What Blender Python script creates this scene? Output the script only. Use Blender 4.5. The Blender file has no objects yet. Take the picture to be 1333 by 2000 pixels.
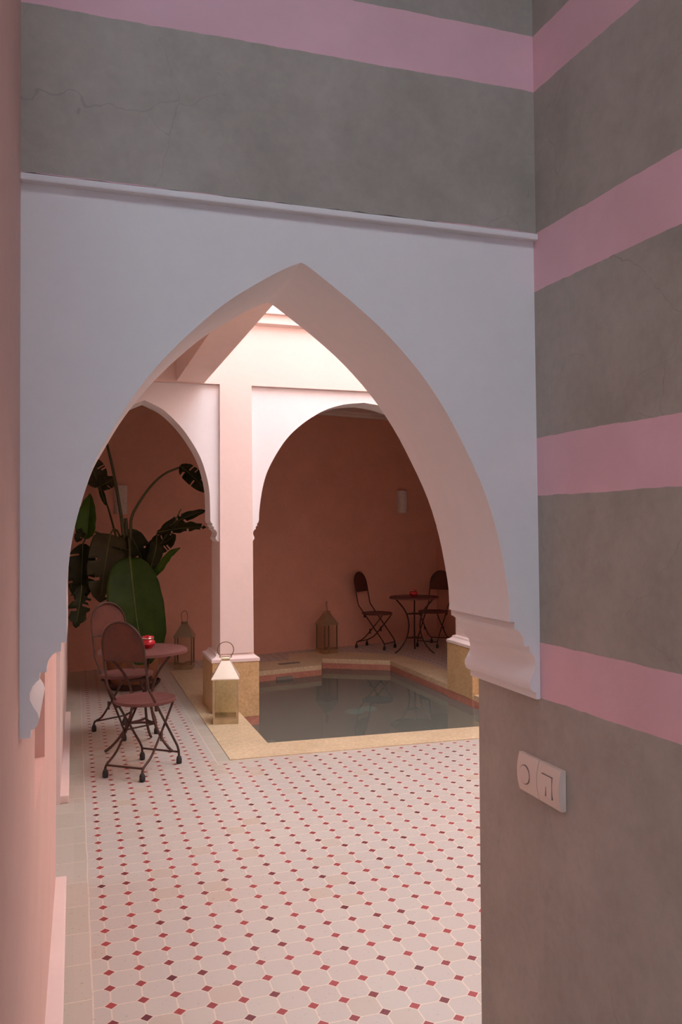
import bpy, bmesh, math, random
from mathutils import Vector, Matrix
from mathutils.geometry import tessellate_polygon
random.seed(7)
PI = math.pi
scene = bpy.context.scene
COL = scene.collection

# ------------------------------------------------------------------ materials
def lin(c):
    return tuple((x/12.92 if x <= .04045 else ((x+.055)/1.055)**2.4) for x in c)

class NT:
    """small helper around a node tree"""
    def __init__(s, name):
        s.m = bpy.data.materials.new(name); s.m.use_nodes = True
        s.t = s.m.node_tree; s.n = s.t.nodes; s.l = s.t.links
        s.n.clear()
        s.out = s.n.new('ShaderNodeOutputMaterial')
    def new(s, typ, **kw):
        n = s.n.new(typ)
        for k, v in kw.items(): setattr(n, k, v)
        return n
    def link(s, a, b): s.l.new(a, b)
    def val(s, sock, v):
        if hasattr(v, 'is_output') or isinstance(v, bpy.types.NodeSocket): s.link(v, sock)
        else: sock.default_value = v
    def math(s, op, a, b=0.0, c=None, clamp=False):
        n = s.new('ShaderNodeMath', operation=op, use_clamp=clamp)
        s.val(n.inputs[0], a); s.val(n.inputs[1], b)
        if c is not None: s.val(n.inputs[2], c)
        return n.outputs[0]
    def mix(s, f, a, b):
        n = s.new('ShaderNodeMix', data_type='RGBA')
        s.val(n.inputs[0], f)
        for i, c in ((6, a), (7, b)):
            if isinstance(c, tuple): n.inputs[i].default_value = (c[0], c[1], c[2], 1)
            else: s.link(c, n.inputs[i])
        return n.outputs[2]
    def coord(s):
        return s.new('ShaderNodeTexCoord').outputs['Object']
    def noise(s, vec, scale, detail=4, rough=.55):
        n = s.new('ShaderNodeTexNoise'); n.inputs['Scale'].default_value = scale
        n.inputs['Detail'].default_value = detail; n.inputs['Roughness'].default_value = rough
        s.link(vec, n.inputs['Vector']); return n.outputs['Fac']
    def ramp(s, f, a, b):
        n = s.new('ShaderNodeMapRange'); n.inputs[1].default_value = a; n.inputs[2].default_value = b
        s.link(f, n.inputs[0]); return n.outputs[0]
    def bsdf(s, col, rough=.6, metal=0.0, bump=None, strength=.2, dist=.01, spec=.5):
        p = s.new('ShaderNodeBsdfPrincipled')
        if isinstance(col, tuple): p.inputs['Base Color'].default_value = (col[0], col[1], col[2], 1)
        else: s.link(col, p.inputs['Base Color'])
        s.val(p.inputs['Roughness'], rough); p.inputs['Metallic'].default_value = metal
        p.inputs['Specular IOR Level'].default_value = spec
        if bump is not None:
            b = s.new('ShaderNodeBump'); b.inputs['Strength'].default_value = strength
            b.inputs['Distance'].default_value = dist
            s.link(bump, b.inputs['Height']); s.link(b.outputs[0], p.inputs['Normal'])
        s.link(p.outputs[0], s.out.inputs[0]); return p

def plaster(name, c, var=.06, rough=.75, scale=3.0, spec=.25, bump=.15):
    t = NT(name); v = t.coord()
    f = t.noise(v, scale, 5, .6); g = t.noise(v, scale*9, 3, .5)
    k = t.math('ADD', t.math('MULTIPLY', f, .7), t.math('MULTIPLY', g, .3))
    k = t.ramp(k, .35, .65)
    a = tuple(min(1, x*(1+var)) for x in c); b = tuple(x*(1-var) for x in c)
    t.bsdf(t.mix(k, b, a), rough, 0, t.noise(v, 28, 4, .6), bump, .004, spec)
    return t.m

def simple(name, c, rough=.5, metal=0.0, var=.1, scale=20, spec=.5, c2=None, lo=.35, hi=.65):
    t = NT(name); v = t.coord(); k = t.ramp(t.noise(v, scale, 4, .6), lo, hi)
    a = c; b = c2 if c2 else tuple(x*(1-var) for x in c)
    t.bsdf(t.mix(k, b, a), rough, metal, t.noise(v, scale*3, 3), .08, .003, spec)
    return t.m

GREY = (.385, .35, .305); MAUVE = (.74, .46, .51)
def striped(name):
    t = NT(name); v = t.coord()
    sep = t.new('ShaderNodeSeparateXYZ'); t.link(v, sep.inputs[0]); z = sep.outputs[2]
    wob = t.math('MULTIPLY', t.math('SUBTRACT', t.noise(v, 14, 4, .6), .5), .008)
    wob2 = t.math('MULTIPLY', t.math('SUBTRACT', t.noise(v, 2.2, 2, .5), .5), .010)
    zz = t.math('ADD', t.math('ADD', z, wob), wob2)
    tot = None
    for a, b in ((1.174, 1.297), (1.622, 1.750), (2.074, 2.203), (2.517, 2.642), (2.96, 3.085), (3.40, 3.525)):
        m = t.math('MULTIPLY', t.math('GREATER_THAN', zz, a), t.math('LESS_THAN', zz, b))
        tot = m if tot is None else t.math('ADD', tot, m)
    # trowelled cement: blotches, vertical strokes, hair cracks
    mp = t.new('ShaderNodeMapping'); mp.inputs['Scale'].default_value = (5, 5, 1.6); t.link(v, mp.inputs[0])
    f = t.noise(v, 3.5, 6, .65); g = t.noise(mp.outputs[0], 3.0, 5, .6); h = t.noise(v, 45, 3, .6)
    k = t.math('ADD', t.math('ADD', t.math('MULTIPLY', f, .72), t.math('MULTIPLY', g, .08)), t.math('MULTIPLY', h, .2))
    k = t.ramp(k, .36, .64)
    grey = t.mix(k, tuple(x*.84 for x in GREY), tuple(x*1.14 for x in GREY))
    warp = t.new('ShaderNodeVectorMath', operation='ADD')
    nz = t.new('ShaderNodeTexNoise'); nz.inputs['Scale'].default_value = 4; nz.inputs['Detail'].default_value = 4; t.link(v, nz.inputs['Vector'])
    sc = t.new('ShaderNodeVectorMath', operation='SCALE'); sc.inputs[3].default_value = .25; t.link(nz.outputs['Color'], sc.inputs[0])
    t.link(v, warp.inputs[0]); t.link(sc.outputs[0], warp.inputs[1])
    vo = t.new('ShaderNodeTexVoronoi', feature='DISTANCE_TO_EDGE'); vo.inputs['Scale'].default_value = 3.2; t.link(warp.outputs[0], vo.inputs['Vector'])
    crack = t.math('MULTIPLY', t.math('LESS_THAN', vo.outputs[0], .0026), t.math('GREATER_THAN', t.noise(v, 2.4, 2), .51))
    crack = t.math('MULTIPLY', crack, .28)
    grey = t.mix(crack, grey, tuple(x*.5 for x in GREY))
    pk = t.mix(t.ramp(t.noise(v, 5, 4), .35, .65), tuple(x*.95 for x in MAUVE), tuple(x*1.05 for x in MAUVE))
    t.bsdf(t.mix(tot, grey, pk), .6, 0, t.math('ADD', t.math('MULTIPLY', g, .6), h), .18, .004, .35)
    return t.m

PX, PY, OX, OY = .1045, .1052, .116, 2.717
def floor_tiles():
    t = NT('octagon tile floor'); v = t.coord()
    # hand laid: a slow warp
    wn = t.new('ShaderNodeTexNoise'); wn.inputs['Scale'].default_value = 4.0; wn.inputs['Detail'].default_value = 2; t.link(v, wn.inputs['Vector'])
    ws = t.new('ShaderNodeVectorMath', operation='MULTIPLY_ADD'); ws.inputs[1].default_value = (.012, .012, 0); ws.inputs[2].default_value = (-.006, -.006, 0)
    t.link(wn.outputs['Color'], ws.inputs[0])
    va = t.new('ShaderNodeVectorMath', operation='ADD'); t.link(v, va.inputs[0]); t.link(ws.outputs[0], va.inputs[1])
    sep = t.new('ShaderNodeSeparateXYZ'); t.link(va.outputs[0], sep.inputs[0])
    x, y = sep.outputs[0], sep.outputs[1]
    u = t.math('DIVIDE', t.math('SUBTRACT', x, OX), PX); w = t.math('DIVIDE', t.math('SUBTRACT', y, OY), PY)
    ur, wr = t.math('ROUND', u), t.math('ROUND', w)
    fu, fw = t.math('ABSOLUTE', t.math('SUBTRACT', u, ur)), t.math('ABSOLUTE', t.math('SUBTRACT', w, wr))
    s = t.math('ADD', fu, fw)
    def rnd(a, b):
        cx = t.new('ShaderNodeCombineXYZ'); t.link(a, cx.inputs[0]); t.link(b, cx.inputs[1])
        r = t.new('ShaderNodeTexWhiteNoise', noise_dimensions='2D'); t.link(cx.outputs[0], r.inputs['Vector'])
        return r.outputs['Value'], r.outputs['Color']
    dv, _ = rnd(ur, wr); ov, oc = rnd(t.math('FLOOR', u), t.math('FLOOR', w))
    os_ = t.new('ShaderNodeSeparateColor'); t.link(oc, os_.inputs[0])
    fine = t.ramp(t.noise(v, 60, 4, .6), .3, .7)
    dot = t.mix(t.math('POWER', dv, 2.3), (.34, .058, .062), (.12, .028, .036))
    tile = t.mix(os_.outputs[0], (.495, .425, .375), (.51, .46, .40))
    tile = t.mix(t.math('MULTIPLY', t.math('GREATER_THAN', os_.outputs[1], .9), .6), tile, (.47, .36, .26))
    tile = t.mix(t.math('MULTIPLY', fine, .18), tile, (.60, .52, .44))
    tile = t.mix(t.ramp(t.noise(v, .9, 3), .4, .7), tile, (.48, .44, .395))
    grout = t.mix(fine, (.60, .50, .39), (.68, .59, .49))
    isdot = t.math('LESS_THAN', s, .195)
    g1 = t.math('LESS_THAN', t.math('MINIMUM', fu, fw), .025)
    g2 = t.math('MULTIPLY', t.math('GREATER_THAN', s, .195), t.math('LESS_THAN', s, .25))
    isg = t.math('MAXIMUM', g2, t.math('MULTIPLY', g1, t.math('GREATER_THAN', s, .195)))
    body = t.mix(isg, t.mix(isdot, tile, dot), grout)
    # plain border tiles along the left wall and the left side of the pool
    L = .24
    bl = t.math('LESS_THAN', x, .0625)
    bp = t.math('MULTIPLY', t.math('MULTIPLY', t.math('GREATER_THAN', x, .905), t.math('LESS_THAN', x, 1.2)), t.math('GREATER_THAN', y, 5.46))
    isb = t.math('MAXIMUM', bl, bp)
    yb = t.math('DIVIDE', y, L); fyb = t.math('ABSOLUTE', t.math('SUBTRACT', yb, t.math('ROUND', yb)))
    bv, bc = rnd(t.math('FLOOR', yb), t.math('FLOOR', t.math('MULTIPLY', x, 1.2)))
    bt = t.mix(bv, (.44, .40, .32), (.50, .44, .37))
    bt = t.mix(t.math('MULTIPLY', fine, .3), bt, (.58, .52, .43))
    bg = t.math('MAXIMUM', t.math('LESS_THAN', fyb, .012), t.math('LESS_THAN', t.math('ABSOLUTE', t.math('SUBTRACT', x, .0600)), .003))
    bg = t.math('MAXIMUM', bg, t.math('LESS_THAN', t.math('ABSOLUTE', t.math('SUBTRACT', x, .908)), .003))
    border = t.mix(bg, bt, grout)
    hgt = t.math('SUBTRACT', t.math('ADD', 1.0, t.math('MULTIPLY', ov, .15)), t.math('MULTIPLY', isg, .8))
    t.bsdf(t.mix(isb, body, border), t.ramp(fine, -.8, 2.6), 0, t.math('ADD', hgt, t.math('MULTIPLY', t.noise(v, 35, 3), .6)), .12, .004, .35)
    return t.m

def stone(name, c, c2, scale=40):
    t = NT(name); v = t.coord()
    f = t.ramp(t.noise(v, scale, 6, .7), .32, .68); g = t.ramp(t.noise(v, scale*.12, 4, .6), .35, .65)
    vo = t.new('ShaderNodeTexVoronoi'); vo.inputs['Scale'].default_value = scale*1.3; t.link(v, vo.inputs['Vector'])
    col = t.mix(f, c, c2); col = t.mix(t.math('MULTIPLY', g, .35), col, tuple(x*1.25 for x in c2))
    col = t.mix(t.math('MULTIPLY', t.ramp(vo.outputs[0], .25, .6), .25), col, tuple(x*.75 for x in c))
    t.bsdf(col, .38, 0, f, .05, .003, .4)
    return t.m

def rust(name, c, c2, rough=.5):
    t = NT(name); v = t.coord()
    f = t.ramp(t.noise(v, 11, 6, .7), .35, .68); g = t.noise(v, 90, 3)
    col = t.mix(f, c, c2); col = t.mix(t.math('MULTIPLY', g, .3), col, tuple(x*.6 for x in c))
    t.bsdf(col, t.ramp(f, -2.2, 2.6), .1, g, .15, .002, .3)
    return t.m

def glass(name, tint=(.93, .95, .92), ior=1.45):
    t = NT(name)
    tr = t.new('ShaderNodeBsdfTransparent'); tr.inputs[0].default_value = (*tint, 1)
    gl = t.new('ShaderNodeBsdfGlossy'); gl.inputs['Roughness'].default_value = .02
    fr = t.new('ShaderNodeFresnel'); fr.inputs[0].default_value = ior
    mx = t.new('ShaderNodeMixShader'); ge = t.new('ShaderNodeNewGeometry'); fac = t.math('MULTIPLY', fr.outputs[0], t.math('SUBTRACT', 1.0, ge.outputs['Backfacing']))
    t.link(fac, mx.inputs[0]); t.link(tr.outputs[0], mx.inputs[1]); t.link(gl.outputs[0], mx.inputs[2])
    t.link(mx.outputs[0], t.out.inputs[0]); return t.m

def water():
    t = NT('still pool water'); v = t.coord()
    tr = t.new('ShaderNodeBsdfTransparent'); tr.inputs[0].default_value = (.50, .54, .46, 1)
    gl = t.new('ShaderNodeBsdfGlossy'); gl.inputs['Roughness'].default_value = .015
    b = t.new('ShaderNodeBump'); b.inputs['Strength'].default_value = .02; b.inputs['Distance'].default_value = .01
    t.link(t.noise(v, 4, 2), b.inputs['Height']); t.link(b.outputs[0], gl.inputs['Normal'])
    fr = t.new('ShaderNodeFresnel'); fr.inputs[0].default_value = 1.38
    # slightly turbid water scatters some of the light back
    df = t.new('ShaderNodeBsdfDiffuse'); df.inputs[0].default_value = (.26, .27, .225, 1)
    mt = t.new('ShaderNodeMixShader'); mt.inputs[0].default_value = .52; t.link(tr.outputs[0], mt.inputs[1]); t.link(df.outputs[0], mt.inputs[2])
    mx = t.new('ShaderNodeMixShader'); t.link(fr.outputs[0], mx.inputs[0]); t.link(mt.outputs[0], mx.inputs[1]); t.link(gl.outputs[0], mx.inputs[2])
    t.link(mx.outputs[0], t.out.inputs[0]); return t.m

def leaf_mat(name, c, c2):
    t = NT(name); v = t.new('ShaderNodeTexCoord').outputs['UV']
    sep = t.new('ShaderNodeSeparateXYZ'); t.link(v, sep.inputs[0])
    w = t.math('SINE', t.math('MULTIPLY', t.math('SUBTRACT', sep.outputs[1], t.math('MULTIPLY', t.math('ABSOLUTE', sep.outputs[0]), .10)), 230))
    o = t.coord(); n = t.ramp(t.noise(o, 7, 4), .3, .7)
    col = t.mix(n, c, c2); col = t.mix(t.math('MULTIPLY', t.ramp(w, .2, 1), .18), col, tuple(x*1.6 for x in c2))
    t.bsdf(col, .45, 0, w, .12, .002, .14); return t.m

M = {}
M['striped'] = striped('striped cement plaster')
M['floor'] = floor_tiles()
M['lilac'] = plaster('white limewash', (.80, .78, .78), .025)
M['white'] = plaster('white painted plaster', (.80, .775, .78), .02)
M['coolbounce'] = plaster('blue tint for bounced light', (.50, .58, .70), .03)  # blue put on unseen surfaces to cool the light bounced into the passage
M['facade'] = plaster('pale pink paint', (.80, .64, .59), .03)
M['gallery'] = plaster('terracotta pink paint', (.67, .355, .265), .05)
M['hallpink'] = plaster('pink passage paint', (.74, .51, .45), .04)
M['cream'] = plaster('cream ceiling paint', (.76, .66, .60), .02)
M['ochre'] = stone('ochre marble', (.50, .30, .13), (.70, .49, .26))
M['coping'] = stone('brightly lit ochre marble', (.53, .39, .22), (.72, .565, .375), 30)  # same stone as the plinth, strong light from above put into the colour
M['redband'] = stone('red brown stone band', (.42, .16, .11), (.54, .25, .18), 25)
M['basin'] = plaster('grey green pool plaster', (.38, .38, .31), .12)
M['basinlight'] = plaster('pale pool step', (.60, .59, .50), .08)
M['rust'] = rust('rusty brown iron', (.085, .030, .022), (.150, .050, .030))
M['rusttop'] = rust('red brown painted iron', (.135, .048, .040), (.180, .070, .060))
M['iron'] = rust('dark iron rod', (.055, .025, .019), (.095, .040, .028))
M['rubber'] = simple('black rubber', (.02, .018, .02), .6)
M['brass'] = simple('aged brass', (.62, .52, .36), .33, 1.0, c2=(.48, .38, .24), scale=9)
M['roofmetal'] = simple('brightly lit brass sheet', (.86, .76, .62), .38, .6, var=.08, scale=6)  # brass roof with its bright reflection put into the colour
M['dimbrass'] = simple('shaded brass sheet', (.46, .38, .25), .4, .7, var=.15, scale=8)  # the roof brass again, darkened for the lanterns standing in shade
M['darkmetal'] = simple('dark brass', (.26, .19, .12), .4, .8)
M['glass'] = glass('lantern glass')
M['wax'] = simple('white wax', (.7, .68, .62), .5)
M['redglaze'] = simple('red glazed ceramic', (.46, .012, .022), .12, 0, .15, 8, .6)
M['silver'] = simple('silver rim', (.75, .65, .58), .25, 1.0)
M['terracotta'] = simple('terracotta', (.36, .15, .075), .7, 0, .25, 12)
M['darkclay'] = simple('dark clay', (.07, .03, .022), .6)
M['soil'] = simple('soil', (.05, .03, .02), .9)
M['plastic'] = simple('cream plastic', (.74, .62, .54), .4, 0, .03)
M['plasticgap'] = simple('shadow gap grey', (.24, .16, .14), .6)
M['sconce'] = simple('carved plaster shade', (.74, .66, .60), .8, 0, .25, 60)
M['leafA'] = leaf_mat('green banana leaf', (.018, .038, .004), (.033, .060, .007))
M['leafB'] = leaf_mat('dark banana leaf', (.016, .021, .006), (.028, .032, .010))
M['leafC'] = leaf_mat('bright banana leaf', (.035, .085, .006), (.055, .11, .010))
M['leafD'] = leaf_mat('brown green old leaf', (.034, .031, .014), (.052, .046, .020))
M['rib'] = simple('leaf rib', (.12, .135, .028), .5, c2=(.08, .09, .02))
M['stem'] = simple('green stem', (.045, .062, .012), .45, c2=(.065, .058, .018))
M['water'] = water()
M['disc'] = simple('pale blue disc', (.35, .95, 1.0), .5)
M['greyplate'] = simple('grey plastic', (.22, .19, .15), .6)
M['wood'] = simple('pale stone slab', (.66, .58, .50), .6)

# ------------------------------------------------------------------ mesh helpers
def bm_new(): return bmesh.new()
def link(name, bm, mat, parent=None, smooth=False, loc=(0, 0, 0)):
    me = bpy.data.meshes.new(name)
    bmesh.ops.recalc_face_normals(bm, faces=bm.faces[:])
    bm.to_mesh(me); bm.free()
    for mm in (mat if isinstance(mat, list) else [mat]): me.materials.append(mm)
    if smooth:
        for p in me.polygons: p.use_smooth = True
        try: me.set_sharp_from_angle(angle=math.radians(30))
        except Exception: pass
    o = bpy.data.objects.new(name, me); COL.objects.link(o)
    o.location = loc
    if parent: o.parent = parent
    return o
def box(bm, x0, x1, y0, y1, z0, z1, bevel=0.0):
    vs = [bm.verts.new((x, y, z)) for z in (z0, z1) for y in (y0, y1) for x in (x0, x1)]
    fs = [bm.faces.new([vs[i] for i in f]) for f in ((0, 2, 3, 1), (4, 5, 7, 6), (0, 1, 5, 4), (2, 6, 7, 3), (0, 4, 6, 2), (1, 3, 7, 5))]
    if bevel:
        es = set(e for f in fs for e in f.edges)
        bmesh.ops.bevel(bm, geom=list(es), offset=bevel, segments=2, affect='EDGES', profile=.6)
    return vs
def caps(bm, pts, a, b):
    """triangulated end caps of a possibly concave outline"""
    for tri in tessellate_polygon([[Vector((p[0], p[1], 0)) for p in pts]]):
        bm.faces.new([a[i] for i in tri]); bm.faces.new([b[i] for i in reversed(tri)])
def prism_y(bm, pts, y0, y1):
    """polygon in XZ pushed along Y"""
    a = [bm.verts.new((x, y0, z)) for x, z in pts]; b = [bm.verts.new((x, y1, z)) for x, z in pts]
    n = len(pts); caps(bm, pts, a, b)
    for i in range(n): bm.faces.new((a[i], b[i], b[(i+1) % n], a[(i+1) % n]))
def prism_z(bm, pts, z0, z1):
    a = [bm.verts.new((x, y, z0)) for x, y in pts]; b = [bm.verts.new((x, y, z1)) for x, y in pts]
    n = len(pts); caps(bm, pts, a, b)
    for i in range(n): bm.faces.new((a[i], b[i], b[(i+1) % n], a[(i+1) % n]))
def catmull(P, n=6):
    P = [Vector(p) for p in P]; out = []
    Q = [2*P[0]-P[1]] + P + [2*P[-1]-P[-2]]
    for i in range(1, len(Q)-2):
        for k in range(n):
            t = k/n; a, b, c, d = Q[i-1], Q[i], Q[i+1], Q[i+2]
            out.append(.5*((2*b)+(c-a)*t+(2*a-5*b+4*c-d)*t*t+(3*b-a-3*c+d)*t**3))
    out.append(P[-1]); return out
def tube(bm, pts, r, n=8, closed=False, taper=None):
    P = [Vector(p) for p in pts]; m = len(P); rings = []
    up = None
    for i, p in enumerate(P):
        if closed: t = (P[(i+1) % m]-P[i-1]).normalized()
        else: t = (P[min(i+1, m-1)]-P[max(i-1, 0)]).normalized()
        if up is None:
            up = t.orthogonal().normalized()
        else:
            up = (up-t*up.dot(t))
            up = up.normalized() if up.length > 1e-6 else t.orthogonal().normalized()
        s = t.cross(up)
        rr = r if taper is None else r*(1+(taper-1)*i/(m-1))
        rings.append([bm.verts.new(p+(up*math.cos(2*PI*k/n)+s*math.sin(2*PI*k/n))*rr) for k in range(n)])
    for i in range(m if closed else m-1):
        A, B = rings[i], rings[(i+1) % m]
        for k in range(n): bm.faces.new((A[k], A[(k+1) % n], B[(k+1) % n], B[k]))
    if not closed:
        bm.faces.new(list(reversed(rings[0]))); bm.faces.new(rings[-1])
def lathe(bm, prof, n=40, c=(0, 0)):
    rings = []
    for r, z in prof:
        if r < 1e-5: rings.append([bm.verts.new((c[0], c[1], z))])
        else: rings.append([bm.verts.new((c[0]+r*math.cos(2*PI*k/n), c[1]+r*math.sin(2*PI*k/n), z)) for k in range(n)])
    for A, B in zip(rings[:-1], rings[1:]):
        for k in range(n):
            a, b = A[k % len(A)], A[(k+1) % len(A)]; c2, d = B[(k+1) % len(B)], B[k % len(B)]
            vs = []
            for v in (a, b, c2, d):
                if v not in vs: vs.append(v)
            if len(vs) > 2: bm.faces.new(vs)
def frustum(bm, a, za, b, zb):
    A = [bm.verts.new((x*a, y*a, za)) for x, y in ((-1, -1), (1, -1), (1, 1), (-1, 1))]
    B = [bm.verts.new((x*b, y*b, zb)) for x, y in ((-1, -1), (1, -1), (1, 1), (-1, 1))]
    bm.faces.new(list(reversed(A))); bm.faces.new(B)
    for i in range(4): bm.faces.new((A[i], A[(i+1) % 4], B[(i+1) % 4], B[i]))

def thing(name, label, cat, loc=(0, 0, 0), rotz=0.0, group=None):
    o = bpy.data.objects.new(name, None); COL.objects.link(o)
    o.empty_display_size = .1
    o.location = loc; o.rotation_euler = (0, 0, rotz); o['label'] = label; o['category'] = cat
    if group: o['group'] = group
    return o
def tag(o, label, cat, group=None):
    o['label'] = label; o['category'] = cat
    if group: o['group'] = group
    return o
def struct(name, bm, mat, parent=None, smooth=False):
    o = link(name, bm, mat, parent, smooth)
    if not parent: o['kind'] = 'structure'
    return o
def dup(root, loc, rotz, label, group=None):
    r = root.copy(); COL.objects.link(r); r.location = loc; r.rotation_euler = (0, 0, rotz); r['label'] = label
    if group: r['group'] = group
    for ch in list(root.children):
        c = ch.copy(); COL.objects.link(c); c.parent = r
        for g in list(ch.children):
            d = g.copy(); COL.objects.link(d); d.parent = c
    return r

# ------------------------------------------------------------------ dimensions
HL, HR = -.094, .98            # passage walls at the near arch
YF, YB = 1.60, 1.906           # near arch front and back
YP = 6.96                      # front of the far pillar row
XR = 4.92                      # far right courtyard wall
def back_y(x): return 9.54+.247*(x+.05)

# ------------------------------------------------------------------ floor
outer = [(1.0, 5.53), (3.885, 5.475), (3.885, 8.85), (3.78, 9.40), (3.40, 9.80), (3.0, 9.99), (2.55, 10.02), (2.42, 9.50), (1.0, 9.20)]
inner = [(1.335, 5.872), (3.53, 5.80), (3.53, 9.05), (2.82, 9.47), (2.68, 9.02), (1.335, 8.72)]
bm = bm_new()
def ring_face(bm, out, inn, z):
    """flat face with a hole, bridged and triangulated"""
    ov = [bm.verts.new((x, y, z)) for x, y in out]; iv = [bm.verts.new((x, y, z)) for x, y in inn]
    es = [bm.edges.new((ov[i], ov[(i+1) % len(ov)])) for i in range(len(ov))] + [bm.edges.new((iv[i], iv[(i+1) % len(iv)])) for i in range(len(iv))]
    bmesh.ops.triangle_fill(bm, edges=es, use_beauty=True)
    return ov, iv
slab = [(-3.6, -3.6), (5.2, -3.6), (5.2, 11.3), (-3.6, 11.3)]
ov, iv = ring_face(bm, slab, outer, 0)
ov2, iv2 = ring_face(bm, slab, outer, -.12)
for A, B in ((ov, ov2), (iv, iv2)):
    for i in range(len(A)): bm.faces.new((A[i], A[(i+1) % len(A)], B[(i+1) % len(B)], B[i]))
struct('floor', bm, M['floor'])

# ------------------------------------------------------------------ passage: right wall, front wall, left wall
bm = bm_new()
RW = [(1.16, -2.6), (1.30, -2.6), (1.30, 1.894), (.98, 1.894), (.98, 1.6)]
prism_z(bm, RW, 0, 1.2); prism_z(bm, RW, 1.2, 3.9)
for v in bm.verts:
    if v.co.z > 3: v.co.x -= .019        # the old wall leans in a little towards its top
struct('wall_right', bm, M['striped'])
bm = bm_new()
box(bm, HL, 1.00, 1.590, 1.90, 2.203, 3.9)
# worn, slightly ragged lower lip
bmesh.ops.subdivide_edges(bm, edges=[e for e in bm.edges if abs(e.verts[0].co.x-e.verts[1].co.x) > .5], cuts=46, use_grid_fill=True)
for v in bm.verts:
    if v.co.z < 2.21 and v.co.y < 1.595:
        v.co.z += random.uniform(-.0022, .0022)
struct('wall_front', bm, M['striped'])
bm = bm_new(); box(bm, HL, .979, 1.583, 1.612, 2.187, 2.200, .003)
struct('trim_1', bm, M['lilac'])

bm = bm_new()
def wl(y): return -.094+.0085*(y-1.6)
# left passage wall with a shallow niche, stopping at the doorway
prism_z(bm, [(wl(1.2), 1.2), (wl(3.86), 3.86), (-.30, 3.86), (-.30, 1.2)], 0, .862)
prism_z(bm, [(wl(1.2), 1.2), (wl(2.12), 2.12), (-.30, 2.12), (-.30, 1.2)], .862, 2.25)
prism_z(bm, [(wl(2.68), 2.68), (wl(3.86), 3.86), (-.30, 3.86), (-.30, 2.68)], .862, 2.25)
prism_z(bm, [(-.122, 2.12), (-.122, 2.68), (-.30, 2.68), (-.30, 2.12)], .862, 2.25)
prism_z(bm, [(wl(1.2), 1.2), (wl(3.86), 3.86), (-.30, 3.86), (-.30, 1.2)], 2.25, 3.9)
struct('wall_left', bm, M['hallpink'])
bm = bm_new()
prism_z(bm, [(-.074, 4.95), (-.058, 9.58), (-.30, 9.55), (-.30, 4.95)], 0, 3.9)
box(bm, -.30, -.079, 3.86, 4.95, 2.2, 3.9)
struct('wall_left_far', bm, M['facade'])
bm = bm_new(); box(bm, -.10, -.030, 1.95, 3.85, 0, .035, .006)
struct('baseboard_left', bm, M['facade'])
bm = bm_new(); box(bm, -.09, -.027, 4.97, 7.26, 0, .045, .006)
struct('baseboard_left_far', bm, M['facade'])

# ------------------------------------------------------------------ near arch
def arch_pts(): return [(-.013, 1.345), (-.013, 1.40), (-.013, 1.452), (-.0075, 1.509), (.003, 1.566), (.018, 1.622), (.039, 1.685), (.064, 1.732), (.096, 1.788), (.134, 1.843), (.173, 1.890), (.222, 1.941), (.282, 1.995), (.343, 2.038), (.400, 2.073), (.4365, 2.090),
    (.452, 2.083), (.492, 2.056), (.558, 2.009), (.626, 1.953), (.695, 1.882), (.754, 1.803), (.803, 1.718), (.848, 1.625), (.878, 1.532), (.897, 1.44), (.904, 1.39), (.905, 1.345)]
ap = arch_pts()
sm = catmull([(x, 0, z) for x, z in ap[:16]], 3)[:-1]+catmull([(x, 0, z) for x, z in ap[15:]], 3)
curve = [(p.x, p.z) for p in sm]
near = thing('archway', 'large whitewashed pointed arch at the passage mouth, nearest to the viewer', 'arch', (.44, 1.75, 1.17))
def rel(pts): return [(x-.44, z-1.17) for x, z in pts]
bm = bm_new()
prism_y(bm, rel([(HL, 1.345)]+curve+[(.979, 1.345), (.979, 2.204), (HL, 2.204)]), YF-1.75, YB-1.75)
link('arch_panel', bm, M['lilac'], near)
CL = [(.081, 1.345), (.071, 1.345), (.071, 1.329), (.065, 1.3285), (.057, 1.324), (.050, 1.315), (.0465, 1.303), (.046, 1.292), (.034, 1.292), (.034, 1.279), (.030, 1.2765), (.022, 1.267), (.0175, 1.255), (.0180, 1.243), (.024, 1.230), (.031, 1.219), (.034, 1.208), (.031, 1.197), (.025, 1.191), (.019, 1.189), (.019, 1.175)]
def smooth_steps(P):
    return P
bm = bm_new()
prism_y(bm, rel([(HL, 1.175), (HL, 1.345)]+[(HL+d, z) for d, z in CL]), YF-1.75, YB-1.75)
link('corbel', bm, M['lilac'], near, True)
CR = [(.075, 1.345), (.064, 1.345), (.064, 1.329), (.060, 1.328), (.050, 1.322), (.0425, 1.310), (.040, 1.291), (.027, 1.291), (.0265, 1.277), (.022, 1.275), (.0145, 1.265), (.011, 1.252), (.0125, 1.240), (.019, 1.227), (.0265, 1.214), (.0275, 1.204), (.023, 1.194), (.016, 1.189), (.011, 1.188), (.011, 1.173)]
bm = bm_new()
prism_y(bm, rel([(.979, 1.173), (.979, 1.345)]+[(.98-d, z) for d, z in CR]), YF-1.75, YB+.012-1.75)
link('corbel', bm, M['lilac'], near, True)

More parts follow.
